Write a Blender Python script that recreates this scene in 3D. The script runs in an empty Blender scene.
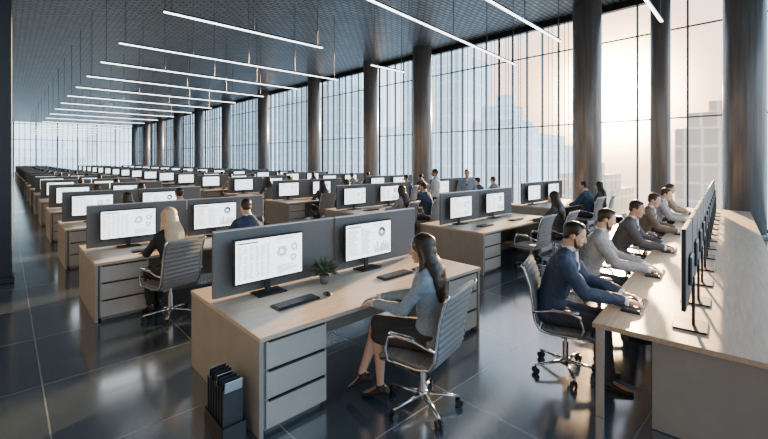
import bpy, bmesh, math, random
from mathutils import Vector, Matrix, noise
random.seed(7)
V=Vector
scene=bpy.context.scene
COL=scene.collection
pi=math.pi
# ---------------------------------------------------------------- materials
def M(name,col,rough=.5,metal=0,var=.08,scale=8,bump=0,stretch=(1,1,1),emit=None,es=1,spec=.5,coat=0):
    m=bpy.data.materials.new(name); m.use_nodes=True
    nt=m.node_tree; N=nt.nodes; L=nt.links
    b=N['Principled BSDF']
    tc=N.new('ShaderNodeTexCoord'); mp=N.new('ShaderNodeMapping'); nz=N.new('ShaderNodeTexNoise')
    mp.inputs['Scale'].default_value=stretch
    nz.inputs['Scale'].default_value=scale; nz.inputs['Detail'].default_value=4
    L.new(tc.outputs['Object'],mp.inputs['Vector']); L.new(mp.outputs[0],nz.inputs['Vector'])
    r=N.new('ShaderNodeValToRGB')
    r.color_ramp.elements[0].position=.3; r.color_ramp.elements[1].position=.7
    r.color_ramp.elements[0].color=[max(0,c*(1-var)) for c in col]+[1]
    r.color_ramp.elements[1].color=[min(1,c*(1+var)) for c in col]+[1]
    L.new(nz.outputs['Fac'],r.inputs['Fac']); L.new(r.outputs[0],b.inputs['Base Color'])
    b.inputs['Roughness'].default_value=rough; b.inputs['Metallic'].default_value=metal
    b.inputs['Specular IOR Level'].default_value=spec
    b.inputs['Coat Weight'].default_value=coat
    if bump:
        bp=N.new('ShaderNodeBump'); bp.inputs['Strength'].default_value=bump; bp.inputs['Distance'].default_value=.01
        L.new(nz.outputs['Fac'],bp.inputs['Height']); L.new(bp.outputs[0],b.inputs['Normal'])
    if emit:
        b.inputs['Emission Color'].default_value=list(emit)+[1]; b.inputs['Emission Strength'].default_value=es
    return m
m_top=M('desk_top_oak',(.54,.46,.37),.36,var=.16,scale=3,stretch=(1,14,14))
m_table=M('long_table_oak',(.52,.40,.285),.38,var=.18,scale=3,stretch=(1,14,14))
m_panel=M('desk_panel_laminate',(.31,.305,.29),.45,var=.06,scale=5)
m_drawer=M('drawer_laminate',(.44,.43,.41),.42,var=.05,scale=5)
m_gap=M('shadow_gap_black',(.02,.02,.022),.6)
m_fabric=M('partition_fabric',(.155,.16,.165),.7,var=.12,scale=120,bump=.15)
m_alu=M('brushed_aluminium',(.55,.57,.6),.3,1,var=.05,scale=30)
m_chrome=M('chrome',(.7,.72,.75),.15,1,var=.03)
m_black=M('black_plastic',(.02,.022,.026),.35,var=.2)
m_keys=M('key_caps',(.045,.048,.055),.45)
m_leather=M('grey_leather',(.19,.205,.22),.40,var=.12,scale=40,bump=.1)
m_screen=M('screen_white',(.8,.85,.88),.3,emit=(.88,.95,1),es=2.8,var=.01)
m_ink=M('screen_grey_text',(.35,.4,.45),.3,emit=(.45,.52,.6),es=.75,var=.02)
m_ink2=M('screen_blue_chart',(.1,.16,.25),.3,emit=(.12,.2,.32),es=.4,var=.02)
m_lamp=M('lamp_diffuser',(.9,.95,1),.4,emit=(.92,.97,1),es=7,var=.01)
m_bronze=M('column_bronze',(.28,.262,.25),.38,.4,var=.22,scale=2.5,stretch=(6,6,.25))
m_mull=M('mullion_metal',(.12,.14,.16),.4,.5)
m_dark=M('dark_metal',(.02,.024,.03),.35,.5)
m_wall=M('wall_paint',(.08,.09,.105),.7)
m_pot=M('pot_ceramic',(.16,.16,.165),.4)
m_leaf=M('leaf_green',(.12,.16,.11),.5,var=.4,scale=20)
m_folder=M('folder_card',(.035,.04,.05),.5,var=.2)
m_white=M('white_cotton',(.75,.77,.8),.7)
m_eye=M('eye_white',(.75,.75,.75),.3)
m_iris=M('iris_dark',(.03,.02,.015),.2)
m_lip=M('lips',(.40,.14,.11),.45)
m_shoe=M('shoe_leather',(.02,.018,.018),.3)
m_tie=M('tie_silk',(.03,.035,.06),.4)
def skinmat(n,c): return M(n,c,.48,var=.06,scale=12)
m_skinA=skinmat('skin_light',(.64,.41,.30)); m_skinB=skinmat('skin_medium',(.48,.30,.20)); m_skinC=skinmat('skin_tan',(.56,.35,.245))
def cloth(n,c): return M(n,c,.78,var=.15,scale=60,bump=.12)
c_ltblue=cloth('suit_light_blue',(.27,.355,.45)); c_navy=cloth('suit_navy',(.034,.060,.12)); c_grey=cloth('suit_grey',(.33,.35,.39))
c_char=cloth('suit_charcoal',(.075,.08,.09)); c_brown=cloth('suit_brown',(.17,.13,.105)); c_black=cloth('suit_black',(.020,.023,.028))
c_trous=cloth('trousers_dark',(.04,.046,.066)); c_tan=cloth('blazer_tan',(.32,.25,.19))
c_skirt=cloth('skirt_dark',(.04,.04,.046)); c_shirt=cloth('shirt_pale_blue',(.62,.70,.80))
h_dark=M('hair_dark_brown',(.026,.016,.011),.36,var=.5,scale=30,stretch=(6,6,.6)); h_blond=M('hair_blond',(.62,.50,.34),.4,var=.25,scale=30,stretch=(6,6,.6))
h_brown=M('hair_brown',(.055,.032,.02),.42,var=.3,scale=30,stretch=(6,6,.6))

def floor_mat():
    m=bpy.data.materials.new('floor_polished_tile'); m.use_nodes=True
    nt=m.node_tree;N=nt.nodes;L=nt.links;b=N['Principled BSDF']
    tc=N.new('ShaderNodeTexCoord'); br=N.new('ShaderNodeTexBrick')
    br.offset=0; br.squash=1
    br.inputs['Scale'].default_value=1; br.inputs['Brick Width'].default_value=1.3; br.inputs['Row Height'].default_value=1.3
    br.inputs['Mortar Size'].default_value=.006; br.inputs['Mortar Smooth'].default_value=.1
    br.inputs['Color1'].default_value=(.048,.072,.100,1); br.inputs['Color2'].default_value=(.062,.090,.122,1); br.inputs['Mortar'].default_value=(.25,.29,.33,1)
    L.new(tc.outputs['Object'],br.inputs['Vector'])
    nz=N.new('ShaderNodeTexNoise'); nz.inputs['Scale'].default_value=.9; nz.inputs['Detail'].default_value=4
    L.new(tc.outputs['Object'],nz.inputs['Vector'])
    mr=N.new('ShaderNodeMapRange'); mr.inputs['To Min'].default_value=.10; mr.inputs['To Max'].default_value=.22
    L.new(nz.outputs['Fac'],mr.inputs['Value']); L.new(mr.outputs[0],b.inputs['Roughness'])
    L.new(br.outputs['Color'],b.inputs['Base Color'])
    b.inputs['IOR'].default_value=2.5; b.inputs['Specular IOR Level'].default_value=.9
    return m
def ceil_mat():
    m=bpy.data.materials.new('ceiling_perforated_metal'); m.use_nodes=True
    nt=m.node_tree;N=nt.nodes;L=nt.links;b=N['Principled BSDF']
    tc=N.new('ShaderNodeTexCoord'); br=N.new('ShaderNodeTexBrick'); br.offset=.5
    br.inputs['Scale'].default_value=1; br.inputs['Brick Width'].default_value=.34; br.inputs['Row Height'].default_value=.17
    br.inputs['Mortar Size'].default_value=.035; br.inputs['Mortar Smooth'].default_value=.3
    br.inputs['Color1'].default_value=(.125,.14,.16,1); br.inputs['Color2'].default_value=(.20,.22,.245,1); br.inputs['Mortar'].default_value=(.018,.022,.028,1)
    L.new(tc.outputs['Object'],br.inputs['Vector']); L.new(br.outputs['Color'],b.inputs['Base Color'])
    b.inputs['Roughness'].default_value=.42; b.inputs['Metallic'].default_value=.4
    return m
def hazed_facade_mat(name,c1,c2,w,h,em):
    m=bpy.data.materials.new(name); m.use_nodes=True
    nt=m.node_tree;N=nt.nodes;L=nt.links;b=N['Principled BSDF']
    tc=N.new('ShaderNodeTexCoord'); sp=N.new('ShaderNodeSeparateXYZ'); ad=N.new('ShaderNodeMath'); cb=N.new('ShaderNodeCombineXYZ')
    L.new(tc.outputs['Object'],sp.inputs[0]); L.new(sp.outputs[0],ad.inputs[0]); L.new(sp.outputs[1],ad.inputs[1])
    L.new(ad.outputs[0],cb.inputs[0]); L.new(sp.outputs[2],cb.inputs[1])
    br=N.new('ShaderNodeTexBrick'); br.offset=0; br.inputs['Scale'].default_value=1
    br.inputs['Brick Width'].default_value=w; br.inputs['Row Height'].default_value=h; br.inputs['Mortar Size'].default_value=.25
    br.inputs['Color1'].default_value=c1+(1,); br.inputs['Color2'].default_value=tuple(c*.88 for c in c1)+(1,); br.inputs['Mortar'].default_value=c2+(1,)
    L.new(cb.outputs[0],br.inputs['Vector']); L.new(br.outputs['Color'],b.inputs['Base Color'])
    L.new(br.outputs['Color'],b.inputs['Emission Color']); b.inputs['Emission Strength'].default_value=em  # towers glow by themselves to imitate daylight haze
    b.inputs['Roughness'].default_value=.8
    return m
def glass_mat():
    m=bpy.data.materials.new('window_glass'); m.use_nodes=True
    nt=m.node_tree;N=nt.nodes;L=nt.links
    for n in list(N):
        if n.type!='OUTPUT_MATERIAL': N.remove(n)
    out=[n for n in N if n.type=='OUTPUT_MATERIAL'][0]
    t=N.new('ShaderNodeBsdfTransparent'); t.inputs[0].default_value=(.94,.97,.99,1)
    g=N.new('ShaderNodeBsdfGlossy'); g.inputs['Roughness'].default_value=.05
    x=N.new('ShaderNodeMixShader'); x.inputs[0].default_value=.04
    L.new(t.outputs[0],x.inputs[1]);L.new(g.outputs[0],x.inputs[2]);L.new(x.outputs[0],out.inputs['Surface'])
    return m
m_floor=floor_mat(); m_ceil=ceil_mat(); m_glass=glass_mat()

# ---------------------------------------------------------------- mesh helpers
def box(bm,c,s,bev=0,mi=0,rot=None,seg=1):
    bv=set(bm.verts); bf=set(bm.faces)
    r=bmesh.ops.create_cube(bm,size=1)
    for v in r['verts']: v.co=V((v.co.x*s[0],v.co.y*s[1],v.co.z*s[2]))
    if bev:
        es=list({e for v in r['verts'] for e in v.link_edges})
        bmesh.ops.bevel(bm,geom=es,offset=bev,segments=seg,affect='EDGES',profile=.5)
    nv=[v for v in bm.verts if v not in bv]
    T=Matrix.Translation(c)
    if rot is not None: T=T@rot.to_4x4()
    for v in nv: v.co=T@v.co
    for f in bm.faces:
        if f not in bf: f.material_index=mi
def loft(bm,rings,n=16,mi=0):
    rs=[]
    for c,a,b in rings:
        rs.append([bm.verts.new(V(c)+V(a)*math.cos(2*pi*i/n)+V(b)*math.sin(2*pi*i/n)) for i in range(n)])
    fs=[]
    for k in range(len(rs)-1):
        for i in range(n):
            j=(i+1)%n
            fs.append(bm.faces.new((rs[k][i],rs[k][j],rs[k+1][j],rs[k+1][i])))
    c0=bm.verts.new(V(rings[0][0])); c1=bm.verts.new(V(rings[-1][0]))
    for i in range(n):
        j=(i+1)%n
        fs.append(bm.faces.new((rs[0][j],rs[0][i],c0))); fs.append(bm.faces.new((rs[-1][i],rs[-1][j],c1)))
    for f in fs: f.material_index=mi
    return fs
def perp(w):
    w=w.normalized(); u=w.orthogonal().normalized(); return u,w.cross(u)
def capsule(bm,p0,r0,p1,r1,n=12,mi=0):
    p0=V(p0);p1=V(p1);w=(p1-p0)
    if w.length<1e-6: w=V((0,0,1e-4))
    w=w.normalized();u,v=perp(w);R=[]
    for t in (-80,-55,-28,0):
        a=math.radians(t);R.append((p0+w*r0*math.sin(a),u*r0*math.cos(a),v*r0*math.cos(a)))
    for t in (0,28,55,80):
        a=math.radians(t);R.append((p1+w*r1*math.sin(a),u*r1*math.cos(a),v*r1*math.cos(a)))
    loft(bm,R,n,mi)
def cyl(bm,p0,p1,r0,r1=None,n=16,mi=0):
    p0=V(p0);p1=V(p1);r1=r0 if r1 is None else r1
    u,v=perp(p1-p0); loft(bm,[(p0,u*r0,v*r0),(p1,u*r1,v*r1)],n,mi)
def ell(bm,c,r,Mx=None,n=16,mi=0):
    bv=set(bm.verts);bf=set(bm.faces)
    bmesh.ops.create_uvsphere(bm,u_segments=n,v_segments=max(8,n*2//3),radius=1)
    for v in bm.verts:
        if v not in bv:
            q=V((v.co.x*r[0],v.co.y*r[1],v.co.z*r[2]))+V(c)
            v.co=Mx@q if Mx is not None else q
    for f in bm.faces:
        if f not in bf: f.material_index=mi
def tube(bm,pts,r,n=8,mi=0):
    pts=[V(p) for p in pts];R=[];u=None
    for i,p in enumerate(pts):
        t=(pts[min(i+1,len(pts)-1)]-pts[max(i-1,0)]).normalized()
        if u is None: u=t.orthogonal().normalized()
        u=(u-t*u.dot(t)).normalized(); R.append((p,u*r,t.cross(u)*r))
    loft(bm,R,n,mi)
def fin(bm,name,mats,smooth=False):
    bmesh.ops.recalc_face_normals(bm,faces=bm.faces)
    me=bpy.data.meshes.new(name); bm.to_mesh(me); bm.free()
    for m in mats: me.materials.append(m)
    if smooth:
        for p in me.polygons: p.use_smooth=True
    return me
def mk(fn,name,mats,smooth=False):
    bm=bmesh.new(); fn(bm); return fin(bm,name,mats,smooth)
def obj(name,me,parent=None,loc=(0,0,0),rz=0,**kw):
    o=bpy.data.objects.new(name,me); o.location=loc; o.rotation_euler=(0,0,rz)
    COL.objects.link(o)
    if parent: o.parent=parent
    for k,v in kw.items(): o[k]=v
    return o
def spawn(parts,name,loc,rz,label,category,group=None):
    root=obj(name,None,None,loc,rz,label=label,category=category); root.empty_display_size=.1
    if group: root['group']=group
    os=[]
    for pn,me,pi_,lb in parts:
        o=obj(pn,me,os[pi_] if pi_>=0 else root)
        if lb: o['label']=lb
        os.append(o)
    return root
def flat(parts,name):
    bm=bmesh.new(); mats=[]
    for pn,me,p,l in parts:
        n0=len(bm.faces); bm.from_mesh(me); off=len(mats); bm.faces.ensure_lookup_table()
        for i in range(n0,len(bm.faces)): bm.faces[i].material_index+=off
        mats+=list(me.materials)
    me=bpy.data.meshes.new(name); bm.to_mesh(me); bm.free()
    for m in mats: me.materials.append(m)
    return me
def single(me,name,loc,rz,label,category,group=None):
    o=obj(name,me,None,loc,rz,label=label,category=category)
    if group:o['group']=group
    return o

# ---------------------------------------------------------------- room
ZC=7.35; WX=15.0; YF=75.0; Y0=-3.0; XL=-1.5
def plane_box(name,c,s,mat,**kw):
    me=mk(lambda b:box(b,(0,0,0),s),name,[mat]); o=obj(name,me,None,c); o['kind']='structure'; return o
plane_box('floor',((XL+WX)/2,(Y0+YF)/2,-.1),(WX-XL+1,YF-Y0,.2),m_floor)
plane_box('ceiling',((XL+WX)/2,(Y0+YF)/2,ZC+.1),(WX-XL+1,YF-Y0,.2),m_ceil)
plane_box('wall_left',(XL-.1,(Y0+YF)/2,ZC/2),(.2,YF-Y0,ZC),m_wall)
plane_box('trim_1',(WX+.1,(Y0+YF)/2,ZC-.12),(.2,YF-Y0,.24),m_dark)
plane_box('baseboard_right',(WX+.1,(Y0+YF)/2,.06),(.2,YF-Y0,.12),m_dark)
colY=[(1.25,.45),(3.15,.26),(5.26,.45),(12.7,.45),(16.4,.41),(21.9,.41),(28.9,.41),(36,.41),(43,.41),(50,.41),(57,.41),(64,.41),(71,.41)]
for y,r in colY:
    def f(b,r=r):
        cyl(b,(0,0,0),(0,0,.12),r+.04,n=32); cyl(b,(0,0,.12),(0,0,ZC),r,n=32)
    me=mk(f,'column',[m_bronze],True)
    for p in me.polygons:
        if abs(p.normal.z)>.9:p.use_smooth=False
    o=single(me,'column',(WX-.55,y,0),0,'tall round bronze metal column beside the glass wall','column','columns along the window wall')
ys=[Y0,1.25,5.26,9.0,12.7,16.4,21.9,28.9,36,43,50,57,64,71,YF]
for i in range(len(ys)-1):
    y0,y1=ys[i],ys[i+1]; w=y1-y0; k=max(2,round(w/(1.4 if y0<5 else .62)))
    rr=random.Random(i)
    def f(b):
        for j in range(k+1):
            box(b,(0,-w/2+w*j/k,ZC/2),(.10,.05,ZC-.02))
        for z in (.14,3.35,6.1): box(b,(0,0,z),(.06,w,.045))
        for j in range(k):
            if y0>=5: 
                for t in (.3+rr.random()*.15,.5+rr.random()*.2):
                    if rr.random()<.7: box(b,(0,-w/2+w*(j+t)/k,ZC/2),(.03,.018,ZC-.02))
        box(b,(.03,0,ZC/2),(.008,w,ZC-.02),mi=1)
    o=obj('window_%d'%(i+1),mk(f,'window',[m_mull,m_glass]),None,(WX+.1,(y0+y1)/2,0)); o['kind']='structure'
def f(b):
    w=WX-XL; k=28
    for j in range(k+1): box(b,(-w/2+w*j/k,0,ZC/2),(.16 if j%4==0 else .06,.12,ZC))
    for z in (.14,4.9,7.1): box(b,(0,0,z),(w,.1,.08))
    box(b,(0,.03,ZC/2),(w,.008,ZC),mi=1)
o=obj('window_%d'%len(ys),mk(f,'window',[m_mull,m_glass]),None,((WX+XL)/2,YF+.1,0)); o['kind']='structure'
def f(b):
    box(b,(0,0,ZC/2),(.22,.22,ZC),.01); box(b,(0,0,.05),(.28,.28,.1),.01)
single(mk(f,'pillar',[m_dark]),'column',(-.02,9.3,0),0,'slim square black steel pillar rising to the ceiling','column')

# ---------------------------------------------------------------- ceiling lamps
def lamp(x0,x1,y,z=5.0,rz=0,y1=None):
    L=x1-x0
    if y1 is not None:
        rz=math.atan2(y1-y,L); L=math.hypot(L,y1-y)
    nr=max(2,round(L/1.9)+1)
    h=mk(lambda b:box(b,(L/2,0,.03),(L,.05,.04),.004),'lamp_housing',[m_dark])
    d=mk(lambda b:box(b,(L/2,0,0),(L-.01,.052,.024),.004),'diffuser',[m_lamp])
    parts=[('lamp_housing',h,-1,None),('diffuser',d,-1,'glowing white strip')]
    for i in range(nr):
        xx=.15+(L-.3)*i/(nr-1)
        parts.append(('rod',mk(lambda b:cyl(b,(xx,0,.05),(xx,0,ZC-z),.010,n=6),'rod',[m_mull]),-1,None))
    spawn(parts,'pendant_lamp',(x0,y,z),rz,'long slim white linear pendant light hung on thin rods','lamp','linear pendant lights')
lamp(2.3,6.1,8.85); lamp(8.3,9.8,9.4)
yy=12.0
while yy<66:
    lamp(2.1,9.3-.03*yy,yy); yy+=2.7+.04*(yy-12)
lamp(4.2,11.5,5.52,y1=6.3); lamp(6.0,10.1,4.07,y1=4.3); lamp(7.0,10.2,2.0,y1=2.2)

# ---------------------------------------------------------------- desk
DL,DD=2.85,1.5; PY=1.02
def desk_parts():
    P=[]
    P.append(('tabletop',mk(lambda b:box(b,(DL/2,DD/2,.7325),(DL,DD,.035),.004),'tabletop',[m_top]),-1,None))
    for x in (.02,DL-.02):
        P.append(('side_panel',mk(lambda b:box(b,(x,DD/2,.3575),(.035,DD-.03,.715),.003),'side_panel',[m_panel]),-1,None))
    P.append(('modesty_panel',mk(lambda b:box(b,(DL/2,PY+.02,.40),(DL-.08,.02,.62)),'modesty_panel',[m_panel]),-1,None))
    for x in (.33,DL-.33):
        P.append(('pedestal',mk(lambda b:(box(b,(x,.33,.375),(.56,.58,.67),.003),box(b,(x,.34,.02),(.5,.5,.04))),'pedestal',[m_panel]),-1,None))
        k=len(P)-1
        for z in (.155,.375,.595):
            P.append(('drawer',mk(lambda b:box(b,(x,.03,z),(.54,.022,.205),.004),'drawer',[m_drawer]),k,None))
            P.append(('gap_shade_strip',mk(lambda b:box(b,(x,.022,z+.103),(.50,.02,.012)),'gap_shade_strip',[m_gap]),len(P)-1,None))  # solid black strip painting the shade in the gap above each drawer
    for x in (DL*.25,DL*.75-.05):
        P.append(('partition',mk(lambda b:(box(b,(x,PY,1.075),(DL*.5-.07,.035,.61),.006),box(b,(x,PY,1.385),(DL*.5-.07,.042,.014),.003,1)),'partition',[m_fabric,m_alu]),-1,None))
    return P
DP=desk_parts(); DF=flat(DP,'office_desk')
def screen_mesh(var,W=.70,H=.395,zc=.35):
    rnd=random.Random(var)
    def f(b):
        def q(x0,z0,x1,z1,y,mi):
            vs=[b.verts.new((x0,y,z0)),b.verts.new((x1,y,z0)),b.verts.new((x1,y,z1)),b.verts.new((x0,y,z1))]
            b.faces.new(vs).material_index=mi
        L=-W/2;B=zc-H/2
        q(L,B,L+W,B+H,-.019,0)
        y=-.0197
        q(L+.02,B+H-.035,L+.22,B+H-.022,y,2); q(L+.40,B+H-.03,L+.60,B+H-.022,y,1)
        if var%2==0:
            for r in range(21):
                z=B+H-.06-r*.0148
                for c in range(6):
                    x=L+.02+c*.057
                    if rnd.random()<.93:q(x,z-.0055,x+rnd.uniform(.02,.047),z,y,1)
            for k in range(10):
                z=B+.02+k*.009
                q(L+.42,z,L+.42+rnd.uniform(.05,.24),z+.004,y,1)
            for (cx,cz,R,nn) in ((L+.47,B+.24,.055,20),(L+.61,B+.27,.042,14),(L+.60,B+.165,.035,12)):
                for i in range(nn):
                    a0=2*pi*i/nn;a1=2*pi*(i+.8)/nn
                    for r0,r1,mi in ((.45*R,.7*R,2 if i%3 else 1),(.76*R,R*rnd.uniform(.85,1.1),1 if i%2 else 2)):
                        vs=[b.verts.new((cx+r*math.cos(a),y,cz+r*math.sin(a))) for r,a in ((r0,a0),(r1,a0),(r1,a1),(r0,a1))]
                        b.faces.new(vs).material_index=mi
        else:
            for c in range(2):
                for r in range(19):
                    z=B+H-.06-r*.016
                    q(L+.02+c*.2,z-.006,L+.02+c*.2+rnd.uniform(.1,.175),z,y,1)
            for i in range(14):
                x=L+.43+i*.018; q(x,B+.03,x+.011,B+.03+rnd.uniform(.03,.14),y,2 if i%3==0 else 1)
            cx,cz,R=L+.55,B+.27,.06
            for i in range(24):
                a0=2*pi*i/24;a1=2*pi*(i+1)/24;mi=2 if i<9 else 1
                vs=[b.verts.new((cx+r*math.cos(a),y,cz+r*math.sin(a))) for r,a in ((.35*R,a0),(R,a0),(R,a1),(.35*R,a1))]
                b.faces.new(vs).material_index=mi
    bm=bmesh.new(); f(bm); me=bpy.data.meshes.new('screen'); 
    bm.normal_update()
    bm.to_mesh(me);bm.free()
    for m in (m_screen,m_ink,m_ink2): me.materials.append(m)
    return me
mon_body=mk(lambda b:(box(b,(0,0,.35),(.735,.034,.43),.006),box(b,(0,.03,.33),(.3,.03,.2),.01)),'casing',[m_black])
mon_stand=mk(lambda b:(box(b,(0,.045,.16),(.06,.02,.30),.004)),'stand',[m_black])
mon_base=mk(lambda b:box(b,(0,.02,.007),(.30,.2,.014),.005),'base',[m_black])
MON=[]
for v in (0,1):
    MON.append([('casing',mon_body,-1,None),('screen',screen_mesh(v),0,'lit screen with text and charts'),('stand',mon_stand,-1,None),('base',mon_base,-1,None)])
MONF=[flat(p,'computer_monitor') for p in MON]
LBM='black flat computer monitor showing documents and charts on a desk'
MB=[('casing',mk(lambda b:(box(b,(0,0,.50),(.68,.03,.60),.006),box(b,(0,.026,.45),(.24,.026,.22),.01)),'casing',[m_black]),-1,None),
    ('screen',mk(lambda b:box(b,(0,-.0155,.50),(.66,.003,.57)),'screen',[m_screen]),0,'lit screen'),
    ('stand',mk(lambda b:box(b,(0,.04,.2),(.05,.02,.38),.004),'stand',[m_black]),-1,None),
    ('base',mk(lambda b:box(b,(0,.02,.007),(.28,.22,.014),.005),'base',[m_black]),-1,None)]
def fk(b):
    for r in range(5):
        for c in range(15):
            if r==0 and 4<=c<=9: continue
            box(b,(-.196+c*.028,-.052+r*.026,.021),(.023,.021,.008),.0015)
    box(b,(0-.014,-.052,.021),(.15,.021,.008),.0015)
KB=[('case',mk(lambda b:box(b,(0,0,.0085),(.44,.15,.017),.004),'case',[m_black]),-1,None),('keys',mk(fk,'keys',[m_keys]),-1,None)]
def fm(b):
    loft(b,[((0,-.05,.008),(.012,0,0),(0,0,.006)),((0,-.04,.013),(.026,0,0),(0,0,.0125)),((0,0,.017),(.031,0,0),(0,0,.017)),((0,.035,.013),(.027,0,0),(0,0,.0125)),((0,.05,.008),(.013,0,0),(0,0,.006))],16)
mouse_me=mk(fm,'mouse',[m_black],True)

# ---------------------------------------------------------------- chair
def chair_parts():
    P=[]
    def cushion(pts,w,th,ribs):
        def f(b):
            n=len(pts);N=ribs*6;seq=[]
            for i in range(N+1):
                t=i/N*(n-1);k=min(int(t),n-2);u=t-k
                p0=V(pts[max(k-1,0)]);p1=V(pts[k]);p2=V(pts[k+1]);p3=V(pts[min(k+2,n-1)])
                p=.5*((2*p1)+(p2-p0)*u+(2*p0-5*p1+4*p2-p3)*u*u+(3*p1-p0-3*p2+p3)*u**3)
                seq.append(p)
            rings=[]
            for i,p in enumerate(seq):
                t=(seq[min(i+1,N)]-seq[max(i-1,0)]).normalized(); nn=V((-t.y,t.x))
                e=th*.5+.011*abs(math.sin(pi*i/6))
                if i in(0,N): e=.006
                row=[]
                for x in (-w/2,-w/2+.012,w/2-.012,w/2):
                    k=.55 if abs(x)==w/2 else 1
                    q=p+nn*e*k; row.append(b.verts.new((x,q.x,q.y)))
                for x in (w/2,w/2-.012,-w/2+.012,-w/2):
                    k=.55 if abs(x)==w/2 else 1
                    q=p-nn*e*k; row.append(b.verts.new((x,q.x,q.y)))
                rings.append(row)
            for a,c in zip(rings,rings[1:]):
                for j in range(8): b.faces.new((a[j],a[(j+1)%8],c[(j+1)%8],c[j]))
            b.faces.new(rings[0]);b.faces.new(rings[-1])
        return f
    P.append(('seat',mk(cushion([(.27,.425),(.22,.455),(.1,.455),(-.08,.445),(-.2,.455)],.49,.03,9),'seat',[m_leather],True),-1,None))
    P.append(('backrest',mk(cushion([(-.215,.475),(-.25,.56),(-.262,.7),(-.285,.85),(-.335,1.0),(-.36,1.04)],.48,.024,14),'backrest',[m_leather],True),-1,None))
    for s in (-1,1):
        x=s*.258
        P.append(('frame_rail',mk(lambda b:tube(b,[(x,.25,.43),(x,.15,.44),(x,-.1,.435),(x,-.2,.455),(x,-.245,.53),(x,-.268,.7),(x,-.29,.85),(x,-.34,1.0),(x,-.365,1.05)],.012),'frame_rail',[m_chrome],True),-1,None))
        xo=s*.30
        P.append(('armrest',mk(lambda b:(tube(b,[(x,.12,.435),(xo,.15,.46),(xo,.17,.55),(xo,.14,.645),(xo,.06,.668),(xo,-.1,.665),(xo,-.2,.64),(x+s*.02,-.262,.62)],.011),box(b,(xo,.02,.682),(.045,.23,.02),.008)),'armrest',[m_chrome],True),-1,None))
    P.append(('gas_lift',mk(lambda b:(cyl(b,(0,0,.11),(0,0,.30),.028),cyl(b,(0,0,.28),(0,0,.42),.017),box(b,(0,0,.42),(.2,.2,.025),.006),box(b,(0,0,.418),(.50,.04,.02),.004)),'gas_lift',[m_chrome]),-1,None))
    def star(b):
        cyl(b,(0,0,.075),(0,0,.13),.045)
        for i in range(5):
            a=2*pi*i/5+.3; d=V((math.cos(a),math.sin(a),0)); q=V((-d.y,d.x,0))
            loft(b,[(d*.03+V((0,0,.105)),q*.024,V((0,0,.018))),(d*.18+V((0,0,.095)),q*.019,V((0,0,.013))),(d*.31+V((0,0,.078)),q*.014,V((0,0,.010)))],10)
    P.append(('star_base',mk(star,'star_base',[m_chrome],True),-1,None)); k=len(P)-1
    for i in range(5):
        a=2*pi*i/5+.3; d=V((math.cos(a),math.sin(a),0)); q=V((-d.y,d.x,0)); c=d*.305
        P.append(('caster',mk(lambda b:(cyl(b,c+q*.008+V((0,0,.03)),c+q*.026+V((0,0,.03)),.03,n=14),cyl(b,c-q*.026+V((0,0,.03)),c-q*.008+V((0,0,.03)),.03,n=14),cyl(b,c+V((0,0,.03)),c+V((0,0,.075)),.009,n=8)),'caster',[m_black]),k,None))
    return P
CH=chair_parts(); CHF=flat(CH,'office_chair')
LBC='grey ribbed-leather swivel office chair with chrome frame and castors'

# ---------------------------------------------------------------- people
def remesh(bm,name,vox,smooth=3,wrinkle=0):
    bmesh.ops.recalc_face_normals(bm,faces=bm.faces)
    me=bpy.data.meshes.new('tmp');bm.to_mesh(me);bm.free()
    o=bpy.data.objects.new('tmp',me);COL.objects.link(o)
    m=o.modifiers.new('r','REMESH');m.mode='VOXEL';m.voxel_size=vox;m.use_smooth_shade=True
    s=o.modifiers.new('s','SMOOTH');s.factor=.5;s.iterations=smooth
    dg=bpy.context.evaluated_depsgraph_get();dg.update()
    out=bpy.data.meshes.new_from_object(o.evaluated_get(dg)); out.name=name
    bpy.data.objects.remove(o);bpy.data.meshes.remove(me)
    if wrinkle:
        ns=[v.normal.copy() for v in out.vertices]
        for v,nn in zip(out.vertices,ns):
            c=v.co; v.co=c+nn*wrinkle*(noise.noise(V((c.x*9,c.y*9,c.z*16)))+.5*noise.noise(c*28))
    for p in out.polygons:p.use_smooth=True
    out.materials.clear()
    return out
X=V((1,0,0));Zu=V((0,0,1))
def torso(b,J,k,kd,lo=-.02):
    pel,waist,chest,sh,neck=[V(J[n]) for n in('pel','waist','chest','sh','neck')]
    def ring(p,d,w,dp):
        d=d.normalized();return (p,X*w*k,d.cross(X)*dp*kd)
    f=J['f']
    W=[(.10,.08),(.150,.115),(.160,.12),(.148,.11),(.125,.092),(.143,.105),(.160,.115),(.168,.108),(.150,.085),(.07,.055)] if f else \
      [(.10,.08),(.150,.115),(.165,.125),(.160,.12),(.150,.112),(.165,.12),(.185,.128),(.195,.118),(.172,.09),(.075,.06)]
    p=[pel+V((0,0,-.10)),pel+V((0,0,-.06)),pel,pel.lerp(waist,.5),waist,waist.lerp(chest,.5),chest,chest.lerp(sh,.55),sh,neck]
    R=[]
    for i,(q,(w,dp)) in enumerate(zip(p,W)):
        d=(p[min(i+1,9)]-p[max(i-1,0)])
        R.append(ring(q,d,w,dp))
    loft(b,R,24)
def headM(J):
    return Matrix.Translation(V(J['head']))@Matrix.Rotation(J.get('yaw',0),4,'Z')@Matrix.Rotation(-J.get('pitch',0),4,'X')
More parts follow.
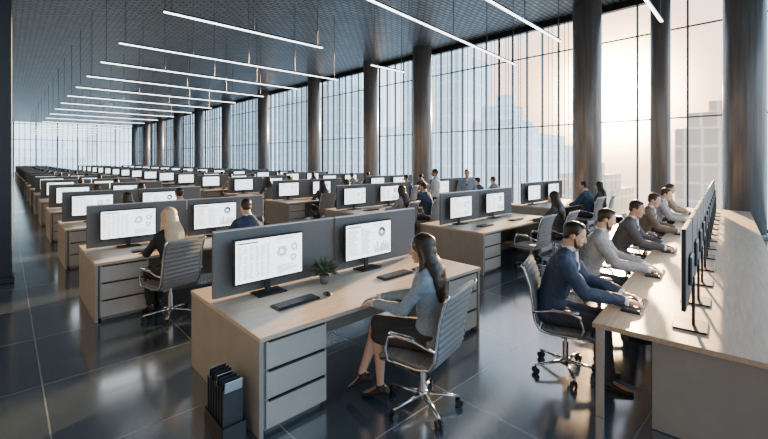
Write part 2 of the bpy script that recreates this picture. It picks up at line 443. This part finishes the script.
def hand(b,w,f,n,s):
    w=V(w);f=V(f).normalized();s=V(s);s=(s-f*s.dot(f)).normalized();n=V(n);n=(n-f*n.dot(f)-s*n.dot(s)).normalized()
    loft(b,[(w-f*.02,s*.024,n*.018),(w,s*.026,n*.018),(w+f*.03,s*.036,n*.016),(w+f*.07,s*.041,n*.014),(w+f*.088,s*.039,n*.011),(w+f*.094,s*.033,n*.007)],14)
    for i,L in enumerate((.07,.079,.073,.057)):
        p=w+f*.083+s*(.031-.0205*i); r=.0092; ang=(.12,.5,.85)
        d0=(f+s*(.10-.07*i)).normalized()
        for j,fr in enumerate((.45,.31,.24)):
            a=ang[j]; d=(d0*math.cos(a)+n*math.sin(a)).normalized(); q=p+d*L*fr
            capsule(b,p,r,q,r*.92,8); p=q;r*=.92
    p=w+f*.02+s*.028
    for L,r0,r1,d in ((.042,.014,.0115,f*.65+s*.7+n*.25),(.034,.0115,.010,f*.9+s*.35+n*.3),(.022,.010,.0085,f*1+s*.05+n*.35)):
        q=p+d.normalized()*L; capsule(b,p,r0,q,r1,8); p=q
def foot(b,an,f,u,inf=0):
    an=V(an);f=V(f).normalized();u=V(u).normalized();s=f.cross(u); i=inf
    base=an-u*(.085+max(i,0))
    if i<0: base=base+u*.008
    def R(t,w,h,dz=0): return (base+f*t*(1 if i>=0 else .93)+u*(h+dz),s*(w+i),u*max(.004,h+(i if i<0 else 0)))
    loft(b,[R(-.065,.018,.022,.0),R(-.05,.03,.034),R(-.01,.033,.044),R(.05,.040,.034),R(.11,.045,.023),R(.16,.040,.017),R(.195,.022,.011)],16)
    if i<0: capsule(b,an,.034,base+u*.045,.030,12)
    else: capsule(b,base+u*.06,.036+i,base+u*.045,.038+i,12)
def build_person(J,style,vox=1.0):
    f=J['f']; Hm=headM(J); out={}
    b=bmesh.new(); torso(b,J,.92,.9)
    neck=V(J['neck']); hd=V(J['head'])
    capsule(b,neck-V((0,0,.03)),.056 if f else .066,hd+Hm.to_3x3()@V((0,-.02,-.06)),.048 if f else .058,14)
    ell(b,(0,-.008,.028),(.074,.096,.098),Hm,24)
    ell(b,(0,.022,-.03),(.062,.070,.075),Hm,20)
    ell(b,(0,.045,-.078),(.040 if f else .046,.042,.034),Hm,16)
    ell(b,(0,.072,-.098),(.018 if f else .024,.015,.015),Hm,12)
    for s in(-1,1):
        ell(b,(s*.036,.058,-.028),(.024,.024,.026),Hm,12)
        ell(b,(s*.077,-.008,-.008),(.009,.020,.031),Hm,12)
        ell(b,(s*.028,.076,.026),(.024,.012,.008),Hm,12)
        ell(b,(s*.010,.100,-.034),(.008,.009,.007),Hm,8)
    def hp(x,y,z): return Hm@V((x,y,z))
    capsule(b,hp(0,.082,.018),.009,hp(0,.108,-.028),.0115,8)
    ell(b,(0,.083,-.058),(.024,.013,.009),Hm,10); ell(b,(0,.080,-.070),(.021,.013,.008),Hm,10)
    for s,n in((-1,'L'),(1,'R')):
        S=V(J['s'+n]);E=V(J['e'+n]);W=V(J['w'+n])
        capsule(b,S,.050,E,.038);capsule(b,E,.038,W,.026)
        hd_=V(J['h'+n]); hand(b,W,hd_,J.get('n'+n,(0,0,-1)),(-s,0,0.15))
        Hp=V(J['pel'])+V((s*.085,0.0,0));K=V(J['k'+n]);A=V(J['a'+n])
        capsule(b,Hp,.085,K,.056,14)
        mid=K.lerp(A,.3); bk=V((0,-.018,0)); capsule(b,K,.053 if f else .055,mid+bk,.051 if f else .056,14);capsule(b,mid+bk,.051 if f else .056,A,.031 if f else .036,14)
        foot(b,A,J['f'+n],J['u'+n],-.007)
    out['body']=remesh(b,'body',.0052*vox,2)
    b=bmesh.new(); torso(b,J,1.10,1.14)
    nk=V(J['neck'])
    for s,n in((-1,'L'),(1,'R')):
        S=V(J['s'+n]);E=V(J['e'+n]);W=V(J['w'+n])
        r=.061 if f else .074
        capsule(b,S,r,E,r-.010,14);capsule(b,E,r-.010,W-(W-E).normalized()*.035,r-.020,14)
        capsule(b,nk+V((s*.05,0,-.02)),.04,S,r-.003,12)
        ch=V(J['chest'])
        fr=(.130 if f else .148)
        capsule(b,nk+V((0,-.055,.022)),.014,nk+V((s*.06,-.01,.018)),.013,8)
        capsule(b,nk+V((s*.06,-.01,.018)),.013,V(J['sh'])+V((s*.052,.096,-.04)),.013,8)
        capsule(b,V(J['sh'])+V((s*.055,.099,-.05)),.018,ch+V((s*.01,fr,-.05)),.010,8)
    pel=V(J['pel']); ell(b,pel+V((0,-.01,.0)),(.19,.155,.10),None,20)
    out['jacket']=remesh(b,'jacket',.0085*vox,2,.010)
    b=bmesh.new(); sh=V(J['sh']);ch=V(J['chest'])
    loft(b,[(nk+V((0,.0,-.01)),X*.068,V((0,.062,0))),(nk+V((0,.008,.042)),X*.067,V((0,.064,.0)))],20)
    q0=nk+V((0,.048,-.01)); q1=ch+V((0,.122 if f else .138,-.02))
    for t0,t1,w0,w1 in((0,.5,.038,.030),(.5,1,.030,.008)):
        loft(b,[(q0.lerp(q1,t0)+V((0,.018,0)),X*w0,V((0,.022,.01))),(q0.lerp(q1,t1)+V((0,.014,0)),X*w1,V((0,.022,.01)))],12)
    out['shirt']=fin(b,'shirt',[],True)
    for n in 'LR':
        E=V(J['e'+n]);W=V(J['w'+n]); d=(W-E).normalized(); r=.034 if f else .042
        b=bmesh.new(); cyl(b,W-d*.03,W+d*.022,r,r-.002,14); out['cuff_'+n]=fin(b,'cuff',[],True)
    if not f:
        b=bmesh.new()
        loft(b,[(q0+V((0,.030,.012)),X*.016,V((0,.014,.01))),(q0.lerp(q1,.15)+V((0,.028,0)),X*.011,V((0,.014,.01))),(q0.lerp(q1,.9)+V((0,.024,0)),X*.020,V((0,.014,.01)))],12)
        out['tie']=fin(b,'tie',[m_tie],True)
    b=bmesh.new()
    if style['legs']=='trousers':
        pel=V(J['pel']); ell(b,pel,(.16,.13,.11),None,20)
        for s,n in((-1,'L'),(1,'R')):
            Hp=pel+V((s*.088,0,0));K=V(J['k'+n]);A=V(J['a'+n])
            capsule(b,Hp,.098,K,.070,14);capsule(b,K,.069,A+(K-A)*.05,.054,14)
        out['trousers']=remesh(b,'trousers',.010*vox,3,.008)
    else:
        pel=V(J['pel']); ell(b,pel,(.17,.14,.115),None,20)
        H=[pel+V((s*.085,0,0)) for s in(-1,1)]; K=[V(J['kL']),V(J['kR'])]
        E=[h.lerp(k,.96) for h,k in zip(H,K)]
        for h,e in zip(H,E): capsule(b,h,.102,e,.072,14)
        capsule(b,(H[0]+H[1])/2,.10,(E[0]+E[1])/2,.068,14)
        out['skirt']=remesh(b,'skirt',.010*vox,3,.004)
    for s,n in((-1,'L'),(1,'R')):
        b=bmesh.new(); foot(b,V(J['a'+n])+V(J['u'+n]).normalized()*.002,J['f'+n],J['u'+n],.007)
        fdir=V(J['f'+n]).normalized();u=V(J['u'+n]).normalized()
        if f:
            a=V(J['a'+n])-u*.085-fdir*.05; cyl(b,a+u*.03,a+V((0,0,-.05))*1.0-u*.005,.014,.006,8)
        out['shoe_'+n]=remesh(b,'shoe',.007*vox,1)
    b=bmesh.new(); hs_=style['hair']
    if hs_=='short':
        ell(b,(0,-.024,.046),(.081,.096,.088),Hm,24)
        ell(b,(0,-.055,-.005),(.068,.053,.062),Hm,20)
        ell(b,(0.008,.034,.108),(.048,.036,.022),Hm,16)
        for s in(-1,1): capsule(b,hp(s*.071,.016,.05),.012,hp(s*.073,.014,-.006),.006,8)
    else:
        ell(b,(0,-.022,.042),(.090,.106,.096),Hm,24)
        ell(b,(0,-.045,-.02),(.092,.080,.095),Hm,20)
        H0=V(J['head'])
        back=V(J['sh'])+V((0,-.125,0))
        loft(b,[(hp(0,-.045,.02),X*.085,V((0,.07,0))),(hp(0,-.055,-.06),X*.100,V((0,.070,0))),(V((0,back.y+.045,H0.z-.16)),X*.122,V((0,.068,0))),
            (V((0,back.y+.02,H0.z-.26)),X*.135,V((0,.055,0))),(V((.0,back.y+.0,H0.z-.35)),X*.125,V((0,.042,0))),(V((.0,back.y+.0,H0.z-.41)),X*.085,V((0,.026,0))),(V((.0,back.y+.005,H0.z-.435)),X*.03,V((0,.01,0)))],24)
        for s in(-1,1):
            capsule(b,hp(s*.070,.026,.05),.022,hp(s*.080,.004,-.06),.026,10)
            capsule(b,hp(s*.080,.004,-.06),.026,V((s*.100,H0.y-.025,H0.z-.19)),.030,10)
            capsule(b,V((s*.100,H0.y-.025,H0.z-.19)),.030,V((s*.105,back.y+.06,H0.z-.33)),.022,10)
    out['hair']=remesh(b,'hair',.0075*vox,3,.005)
    if style.get('beard'):
        b=bmesh.new(); ell(b,(0,.047,-.082),(.052,.047,.036),Hm,16)
        for s in(-1,1): capsule(b,hp(s*.066,.012,-.02),.010,hp(s*.046,.045,-.085),.014,8)
        ell(b,(0,.089,-.046),(.026,.009,.006),Hm,10)
        out['beard']=remesh(b,'beard',.006*vox,1,.002)
    for s in(-1,1):
        b=bmesh.new(); ell(b,(s*.029,.0775,.004),(.0135,.0125,.0085),Hm,14,0); ell(b,(s*.030,.0868,.004),(.0052,.0042,.0052),Hm,10,1)
        out['eye_%d'%s]=fin(b,'eye',[m_eye,m_iris],True)
        b=bmesh.new(); capsule(b,hp(s*.014,.0915,.026),.0024,hp(s*.042,.078,.030),.002,8)
        out['eyebrow_%d'%s]=fin(b,'eyebrow',[],True)
    b=bmesh.new(); ell(b,(0,.091,-.0585),(.021,.0075,.0055),Hm,12);ell(b,(0,.089,-.069),(.018,.0075,.0055),Hm,12)
    out['lips']=fin(b,'lips',[m_lip],True)
    return out
def person_list(B,cols):
    P=[]
    key={'body':'skin','jacket':'jacket','shirt':'shirt','cuff_L':'shirt','cuff_R':'shirt','trousers':'legs','skirt':'legs','shoe_L':'shoe','shoe_R':'shoe','hair':'hair','beard':'hair'}
    for k,me in B.items():
        m=me.copy(); nm=k.split('_')[0]; m.name=nm
        if k.startswith('eye_') or k in('lips','tie'): pass
        elif k.startswith('eyebrow'): m.materials.append(cols['hair'])
        else:
            m.materials.append(cols[key[k]])
        if k=='body': P.insert(0,(nm,m,-1,None))
        else: P.append((nm,m,0,None))
    return P
def C(skin,jacket,legs,hair,shirt=m_white): return dict(skin=skin,jacket=jacket,legs=legs,hair=hair,shirt=shirt,shoe=m_shoe)
def sit_man(lean=0,pitch=.25,yaw=0,reach=.0):
    l=lean
    return dict(f=False,pel=(0,-.09,.575),waist=(0,-.07+l*.3,.76),chest=(0,-.02+l*.8,.96-l*.1),sh=(0,.01+l,1.13-l*.2),neck=(0,.025+l*1.05,1.20-l*.22),
      head=(0,.075+l*1.25,1.345-l*.3),pitch=pitch,yaw=yaw,
      sL=(-.185,.005+l,1.115-l*.2),sR=(.185,.005+l,1.115-l*.2),eL=(-.25,.20+l*.6,.86),eR=(.25,.20+l*.6,.86),
      wL=(-.13,.42+reach,.805),wR=(.12,.44+reach,.805),hL=(.15,1,-.12),hR=(-.15,1,-.12),
      kL=(-.14,.38,.555),kR=(.12,.38,.555),aL=(-.14,.34,.095),aR=(.13,.42,.095),
      fL=(-.1,1,0),uL=(0,0,1),fR=(.1,1,0),uR=(0,0,1))
def sit_woman(lean=0,pitch=.12,yaw=0,cross=True,reach=0):
    l=lean
    d=dict(f=True,pel=(0,-.07,.575),waist=(0,-.07+l*.3,.75),chest=(0,-.045+l*.7,.93),sh=(0,-.04+l,1.085),neck=(0,-.03+l,1.155),
      head=(0,.01+l,1.295),pitch=pitch,yaw=yaw,
      sL=(-.155,-.04+l,1.07),sR=(.155,-.04+l,1.07),eL=(-.215,.11+reach*.6,.85),eR=(.225,.11+reach*.6,.85),
      wL=(-.12,.33+reach,.81),wR=(.10,.33+reach,.81),hL=(.2,1,-.15),hR=(-.2,1,-.15),
      kL=(-.08,.38,.55),kR=(.08,.38,.55),aL=(-.07,.36,.12),aR=(.07,.42,.12),
      fL=(0,1,-.25),uL=(0,.25,1),fR=(0,1,-.25),uR=(0,.25,1))
    if cross:
        d.update(kL=(-.07,.39,.535),aL=(-.07,.36,.125),kR=(-.01,.42,.625),aR=(-.14,.50,.235),fR=(-.1,.9,-.5),uR=(0,.5,.9),
          eL=(-.22,.10,.845),eR=(.235,.10,.845),wL=(-.10,.40,.82),wR=(.06,.42,.82),hL=(.25,1,-.2),hR=(-.3,1,-.2))
    return d
def stand(f):
    return dict(f=f,pel=(0,0,.93),waist=(0,0,1.08),chest=(0,0,1.28),sh=(0,-.01,1.44),neck=(0,-.01,1.51),head=(0,.03,1.645),pitch=.1,
      sL=(-.18,0,1.42),sR=(.18,0,1.42),eL=(-.24,-.02,1.14),eR=(.25,.0,1.15),wL=(-.22,.10,.92),wR=(.16,.2,1.05),hL=(0,.2,-1),hR=(-.2,1,0),
      nL=(1,0,0),kL=(-.09,.02,.5),kR=(.10,.05,.5),aL=(-.10,-.03,.095),aR=(.11,.06,.095),fL=(-.1,1,0),uL=(0,0,1),fR=(.1,1,0),uR=(0,0,1))
B_woman=build_person(sit_woman(0,.16,.2,True,.12),dict(legs='skirt',hair='long'))
B_man1=build_person(sit_man(.05,.32,0,.10),dict(legs='trousers',hair='short',beard=True))
B_man2=build_person(sit_man(.09,.28,-.15,.08),dict(legs='trousers',hair='short'))
B_worker=build_person(sit_woman(.03,.12,0,False,.08),dict(legs='trousers',hair='long'),1.8)
B_manlo=build_person(sit_man(.03,.15),dict(legs='trousers',hair='short'),2.0)
B_stand=build_person(stand(False),dict(legs='trousers',hair='short'),1.8)

def seat_person(P,loc,rz,label,group=None):
    if isinstance(P,list): spawn(P,'person',(loc[0],loc[1],0),rz,label,'person',group)
    else: single(P,'person',(loc[0],loc[1],0),rz,label,'person',group)

# ---------------------------------------------------------------- placement : desk islands
desks=[(1.35,2.75)]
for k in range(17): desks.append((.82,6.15+3.4*k))
for k in range(17): desks.append((6.2,4.0+3.4*k))
for k in range(17): desks.append((10.75,4.7+3.4*k))
LBD='pale oak double workstation desk with grey drawers and fabric privacy screen'
def dist(x,y): return math.hypot(x+1.4,y)
lo_people=[flat(person_list(B_worker,C(m_skinA,c_char,c_trous,h_dark)),'person'),flat(person_list(B_manlo,C(m_skinB,c_navy,c_trous,h_dark)),'person'),
  flat(person_list(B_manlo,C(m_skinA,c_grey,c_trous,h_brown)),'person'),flat(person_list(B_worker,C(m_skinC,c_grey,c_trous,h_brown)),'person'),
  flat(person_list(B_manlo,C(m_skinC,c_shirt,c_trous,h_dark)),'person')]
lo_lab=['person with long dark hair in a charcoal jacket at a desk','person in a navy suit working at a desk monitor','person in a light grey suit seated at a desk',
  'person with brown hair in a grey jacket at a desk','person in a pale blue shirt typing at a desk']
rng=random.Random(11)
for i,(x,y) in enumerate(desks):
    near=dist(x,y)<12.5
    if near: spawn(DP,'office_desk',(x,y,0),0,LBD,'desk','rows of workstation desks')
    else: single(DF,'office_desk',(x,y,0),0,LBD,'desk','rows of workstation desks')
    for j,mx in enumerate((.54,1.82)):
        loc=(x+mx,y+PY-.13,.75)
        if near: spawn(MON[j],'computer_monitor',loc,0,LBM,'monitor','monitors on the desk rows')
        else: single(MONF[j],'computer_monitor',loc,0,LBM,'monitor','monitors on the desk rows')
    if i==0: continue
    for j,sx in enumerate((.95,1.88)):
        cx,cy=x+sx+rng.uniform(-.05,.05),y-.42+rng.uniform(-.05,.03)
        rz=rng.uniform(-.25,.25)
        if i==1: cx,cy,rz=((1.58,5.76,.25),(2.74,5.86,.05))[j]
        if near: spawn(CH,'office_chair',(cx,cy,0),rz,LBC,'chair','office chairs at the desk rows')
        else: single(CHF,'office_chair',(cx,cy,0),rz,LBC,'chair','office chairs at the desk rows')
        if i==1:continue
        if rng.random()<.95 and not(i==18 and j==0):
            q=rng.choice((0,1,1,2,3,4))
            if i==18: q=0
            seat_person(lo_people[q],(cx,cy),rz,lo_lab[q],'office workers at the desk rows')
    if near and i>0:
        for mx in(.7,1.9):
            spawn(KB,'keyboard',(x+mx,y+.42,.75),0,'black computer keyboard on a desk','keyboard','keyboards')
# hero woman
spawn(CH,'office_chair',(2.54,2.23,0),math.radians(12),'grey ribbed-leather swivel chair with chrome arms under the person','chair','office chairs at the desk rows')
seat_person(person_list(B_woman,C(m_skinA,c_ltblue,c_skirt,h_dark)),(2.58,2.26),math.radians(27),'person with long dark hair, light blue blazer, legs crossed')
seat_person(person_list(B_worker,C(m_skinA,c_black,c_black,h_blond)),(1.58,5.76),.25,'person with long blond hair in a black jacket seated')
seat_person(person_list(B_man2,C(m_skinA,c_navy,c_trous,h_dark)),(2.74,5.86),.05,'person with short dark hair in a navy suit seated')
spawn(KB,'keyboard',(1.93,3.22,.75),.05,'black computer keyboard in front of a monitor','keyboard','keyboards')
spawn(KB,'keyboard',(3.20,3.22,.75),0,'black computer keyboard in front of a monitor','keyboard','keyboards')
single(mouse_me,'computer_mouse',(2.26,3.20,.75),0,'small black computer mouse on the oak desk','mouse')
single(mouse_me,'computer_mouse',(3.52,3.20,.75),0,'small black computer mouse on the oak desk','mouse')
def leaves(b):
    r=random.Random(3)
    for i in range(190):
        a=r.uniform(0,2*pi);e=r.uniform(.15,1.5);L=r.uniform(.10,.23)
        d=V((math.cos(a)*math.cos(e),math.sin(a)*math.cos(e),math.sin(e)));s=V((-math.sin(a),math.cos(a),0))
        p=V((0,0,.09));m=p+d*L*.65+V((0,0,.01));t=p+d*L+V((0,0,-.015));w=.018
        c=p+d*L*.35
        vs=[b.verts.new(q) for q in(c,m-s*w,t,m+s*w)];b.faces.new(vs)
        st=[b.verts.new(q) for q in(p,p+s*.002,m)];b.faces.new(st)
PL=[('pot',mk(lambda b:(loft(b,[((0,0,0),X*.038,V((0,.038,0))),((0,0,.09),X*.055,V((0,.055,0))),((0,0,.094),X*.05,V((0,.05,0)))],24)),'pot',[m_pot],True),-1,None),
    ('foliage',mk(leaves,'foliage',[m_leaf]),-1,'grey-green leaves')]
spawn(PL,'potted_plant',(2.45,3.52,.75),0,'small leafy green plant in a dark pot beside a monitor','plant')
RK=[('tray',mk(lambda b:(box(b,(0,0,.01),(.17,.36,.02)),box(b,(0,-.18,.07),(.17,.008,.14)),box(b,(0,.18,.07),(.17,.008,.14)),box(b,(-.083,0,.07),(.008,.36,.14)),box(b,(.083,0,.07),(.008,.36,.14))),'tray',[m_black]),-1,None)]
spawn(RK,'file_rack',(1.21,3.04,0),0,'black file rack on the floor beside the desk','rack')
for i in range(7):
    yy=-.150+.050*i
    def f(b,i=i):
        box(b,(0,0,.19),(.15,.014,.36+.03*(i%2)),.003); box(b,(0,-.012,.39),(.13,.005,.08),.002,1,Matrix.Rotation(.15,3,'X'))
    single(mk(f,'folder',[m_folder,m_alu if i%3==0 else m_folder]),'folder',(1.21,3.04+yy,.022),0,'dark document folder standing in a floor rack','folder','folders in the rack')
# ---------------------------------------------------------------- long table
TA=math.radians(6.4); TO=V((3.43,1.21,0)); TL=10.2; TW=1.28
ux=V((math.cos(TA),math.sin(TA),0)); uy=V((-math.sin(TA),math.cos(TA),0))
def tp(x,y,z=0): return TO+ux*x+uy*y+V((0,0,z))
T=[('tabletop',mk(lambda b:box(b,(TL/2,-TW/2,.73),(TL,TW,.04),.004),'tabletop',[m_table]),-1,None),
   ('end_panel',mk(lambda b:(box(b,(.13,-.83,.355),(.03,.88,.70),.003),box(b,(.35,-1.2,.355),(.4,.03,.68))),'end_panel',[m_panel]),-1,None),
   ('modesty_panel',mk(lambda b:box(b,(TL/2,-.72,.42),(TL-.4,.02,.58)),'modesty_panel',[m_panel]),-1,None)]
for x in (.04,2.2,4.2,6.2,8.2,TL-.04):
    T.append(('leg',mk(lambda b:box(b,(x,-.05,.355),(.04,.06,.71),.003),'leg',[m_alu]),-1,None))
    T.append(('leg',mk(lambda b:box(b,(x,-TW+.05,.355),(.04,.06,.71),.003),'leg',[m_alu]),-1,None))
spawn(T,'shared_table',tuple(TO),TA,'long pale oak shared work table lined with monitors','table')
for i in range(13):
    p=tp(.42+i*.74,-.585,.75)
    spawn(MB,'computer_monitor',tuple(p),TA+pi,'tall black monitor standing on the long shared table','monitor','monitors on the shared table')
men=[(.55,.42,B_man1,C(m_skinC,c_navy,c_trous,h_dark),'bearded person in a navy suit typing at the long table'),
     (1.90,.42,B_man1,C(m_skinC,c_grey,c_trous,h_dark),'bearded person in a light grey suit typing at the long table'),
     (3.45,.38,B_man2,C(m_skinB,c_char,c_trous,h_dark),'person in a charcoal suit working at the long table'),
     (5.2,.36,B_man2,C(m_skinA,c_brown,c_trous,h_brown),'person in a brown jacket at the long table'),
     (6.9,.34,B_man2,C(m_skinA,c_grey,c_trous,h_brown),'person in a grey jacket at the long table'),
     (8.6,.34,B_manlo,C(m_skinC,c_tan,c_trous,h_brown),'person in a tan jacket at the long table')]
for x,dy,B,c,lb in men:
    p=tp(x,dy); rz=pi+TA+math.radians(12 if x<3 else 4); q=tp(x+.03,dy-.05)
    spawn(CH,'office_chair',(q.x,q.y,0),rz,'grey ribbed-leather swivel chair pulled up to the long table','chair','office chairs at the shared table')
    seat_person(person_list(B,c),(p.x,p.y),rz,lb)
    k=tp(x+.08,-.20,.75); spawn(KB,'keyboard',tuple(k),pi+TA,'black keyboard on the long table','keyboard','keyboards')
st1=flat(person_list(B_stand,C(m_skinB,c_shirt,c_trous,h_dark)),'person'); st2=flat(person_list(B_stand,C(m_skinA,c_ltblue,c_trous,h_brown)),'person')
single(st1,'person',(9.85,8.1,0),.6,'person in a pale blue shirt standing between desk rows','person')
single(st2,'person',(10.1,7.1,0),2.2,'person in a light blue jacket standing between desk rows','person')

# ---------------------------------------------------------------- city outside
fm1=hazed_facade_mat('facade_blue_haze',(.44,.56,.66),(.56,.68,.78),1.4,3.6,1.9)  # pale colours plus emission paint the outdoor haze onto the towers
fm2=hazed_facade_mat('facade_warm_haze',(.52,.41,.33),(.72,.58,.46),2.6,3.4,1.7)
fm3=hazed_facade_mat('facade_pale_haze',(.54,.65,.74),(.64,.76,.85),1.6,3.8,2.1)
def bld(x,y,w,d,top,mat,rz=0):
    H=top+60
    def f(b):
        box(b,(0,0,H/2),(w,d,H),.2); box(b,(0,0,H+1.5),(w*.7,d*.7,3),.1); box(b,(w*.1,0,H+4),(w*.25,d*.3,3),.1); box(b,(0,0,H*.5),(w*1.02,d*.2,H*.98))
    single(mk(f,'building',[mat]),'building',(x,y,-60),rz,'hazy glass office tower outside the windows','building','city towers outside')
bld(100,12,14,12,8,fm2); bld(120,-4,22,18,5,fm2,.2); bld(95,34,14,14,-4,fm2); bld(80,62,14,16,26,fm3,.1); bld(75,44,9,9,10,fm3)
bld(70,95,18,22,20,fm1,.2); bld(110,60,25,30,6,fm3); bld(75,140,26,30,30,fm1); bld(60,190,30,30,26,fm3); bld(120,110,30,40,12,fm1,.3)
bld(45,240,30,30,18,fm3); bld(10,190,28,20,3,fm3)

# ---------------------------------------------------------------- light
sd=V((1.103,.3355,.157)).normalized()
w=bpy.data.worlds.new('sky'); scene.world=w; w.use_nodes=True
nt=w.node_tree;N=nt.nodes;L=nt.links
bg=N['Background']; tc=N.new('ShaderNodeTexCoord'); 
sp=N.new('ShaderNodeSeparateXYZ'); L.new(tc.outputs['Generated'],sp.inputs[0])
ramp=N.new('ShaderNodeValToRGB'); e=ramp.color_ramp.elements
e[0].position=.0;e[0].color=(.42,.52,.60,1); e[1].position=1;e[1].color=(.26,.42,.62,1)
k=e.new(.48);k.color=(.60,.76,.88,1); k=e.new(.53);k.color=(.76,.92,1.0,1); k=e.new(.68);k.color=(.50,.73,.97,1)
mr=N.new('ShaderNodeMapRange');mr.inputs['From Min'].default_value=-1;L.new(sp.outputs[2],mr.inputs['Value']);L.new(mr.outputs[0],ramp.inputs[0])
dt=N.new('ShaderNodeVectorMath');dt.operation='DOT_PRODUCT';dt.inputs[1].default_value=sd;L.new(tc.outputs['Generated'],dt.inputs[0])
dk=N.new('ShaderNodeMapRange');dk.inputs['From Min'].default_value=-.6;dk.inputs['From Max'].default_value=.45;dk.inputs['To Min'].default_value=.20;dk.inputs['To Max'].default_value=1
L.new(dt.outputs['Value'],dk.inputs['Value'])
bs=N.new('ShaderNodeVectorMath');bs.operation='SCALE';L.new(ramp.outputs[0],bs.inputs[0]);L.new(dk.outputs[0],bs.inputs['Scale'])
mx=N.new('ShaderNodeMath');mx.operation='MAXIMUM';mx.inputs[1].default_value=0;L.new(dt.outputs['Value'],mx.inputs[0])
def powr(p):
    a=N.new('ShaderNodeMath');a.operation='POWER';a.inputs[1].default_value=p;L.new(mx.outputs[0],a.inputs[0]);return a.outputs[0]
def glow(p,s,c):
    v=N.new('ShaderNodeVectorMath');v.operation='SCALE';v.inputs[0].default_value=[q*s for q in c];L.new(powr(p),v.inputs['Scale']);return v.outputs[0]
mixc=N.new('ShaderNodeMix');mixc.data_type='RGBA';L.new(powr(30),mixc.inputs[0]);L.new(bs.outputs[0],mixc.inputs[6]);mixc.inputs[7].default_value=(.85,.32,.08,1)
acc=mixc.outputs[2]
for g in (glow(8,.2,(1,.58,.28)),glow(90,1.6,(1,.50,.16)),glow(350,26,(1,.76,.42))):
    ad=N.new('ShaderNodeVectorMath');ad.operation='ADD';L.new(acc,ad.inputs[0]);L.new(g,ad.inputs[1]);acc=ad.outputs[0]
L.new(acc,bg.inputs['Color']);bg.inputs['Strength'].default_value=3.9
sl=bpy.data.lights.new('sun','SUN');sl.energy=36;sl.angle=math.radians(1.5);sl.color=(1,.58,.27)
so=bpy.data.objects.new('sun',sl);COL.objects.link(so);so.location=(30,10,12)
sdl=V((1.103,.3355,.20)).normalized(); so.rotation_euler=sdl.to_track_quat('Z','Y').to_euler()

# ---------------------------------------------------------------- camera
cd=bpy.data.cameras.new('camera');cd.sensor_width=36;cd.clip_end=1000
cd.lens=36*403/768; cd.shift_y=-59.5/768
co=bpy.data.objects.new('camera',cd);COL.objects.link(co);co.location=(0,0,2.05);co.rotation_euler=(pi/2,0,-math.radians(43.26))
scene.camera=co
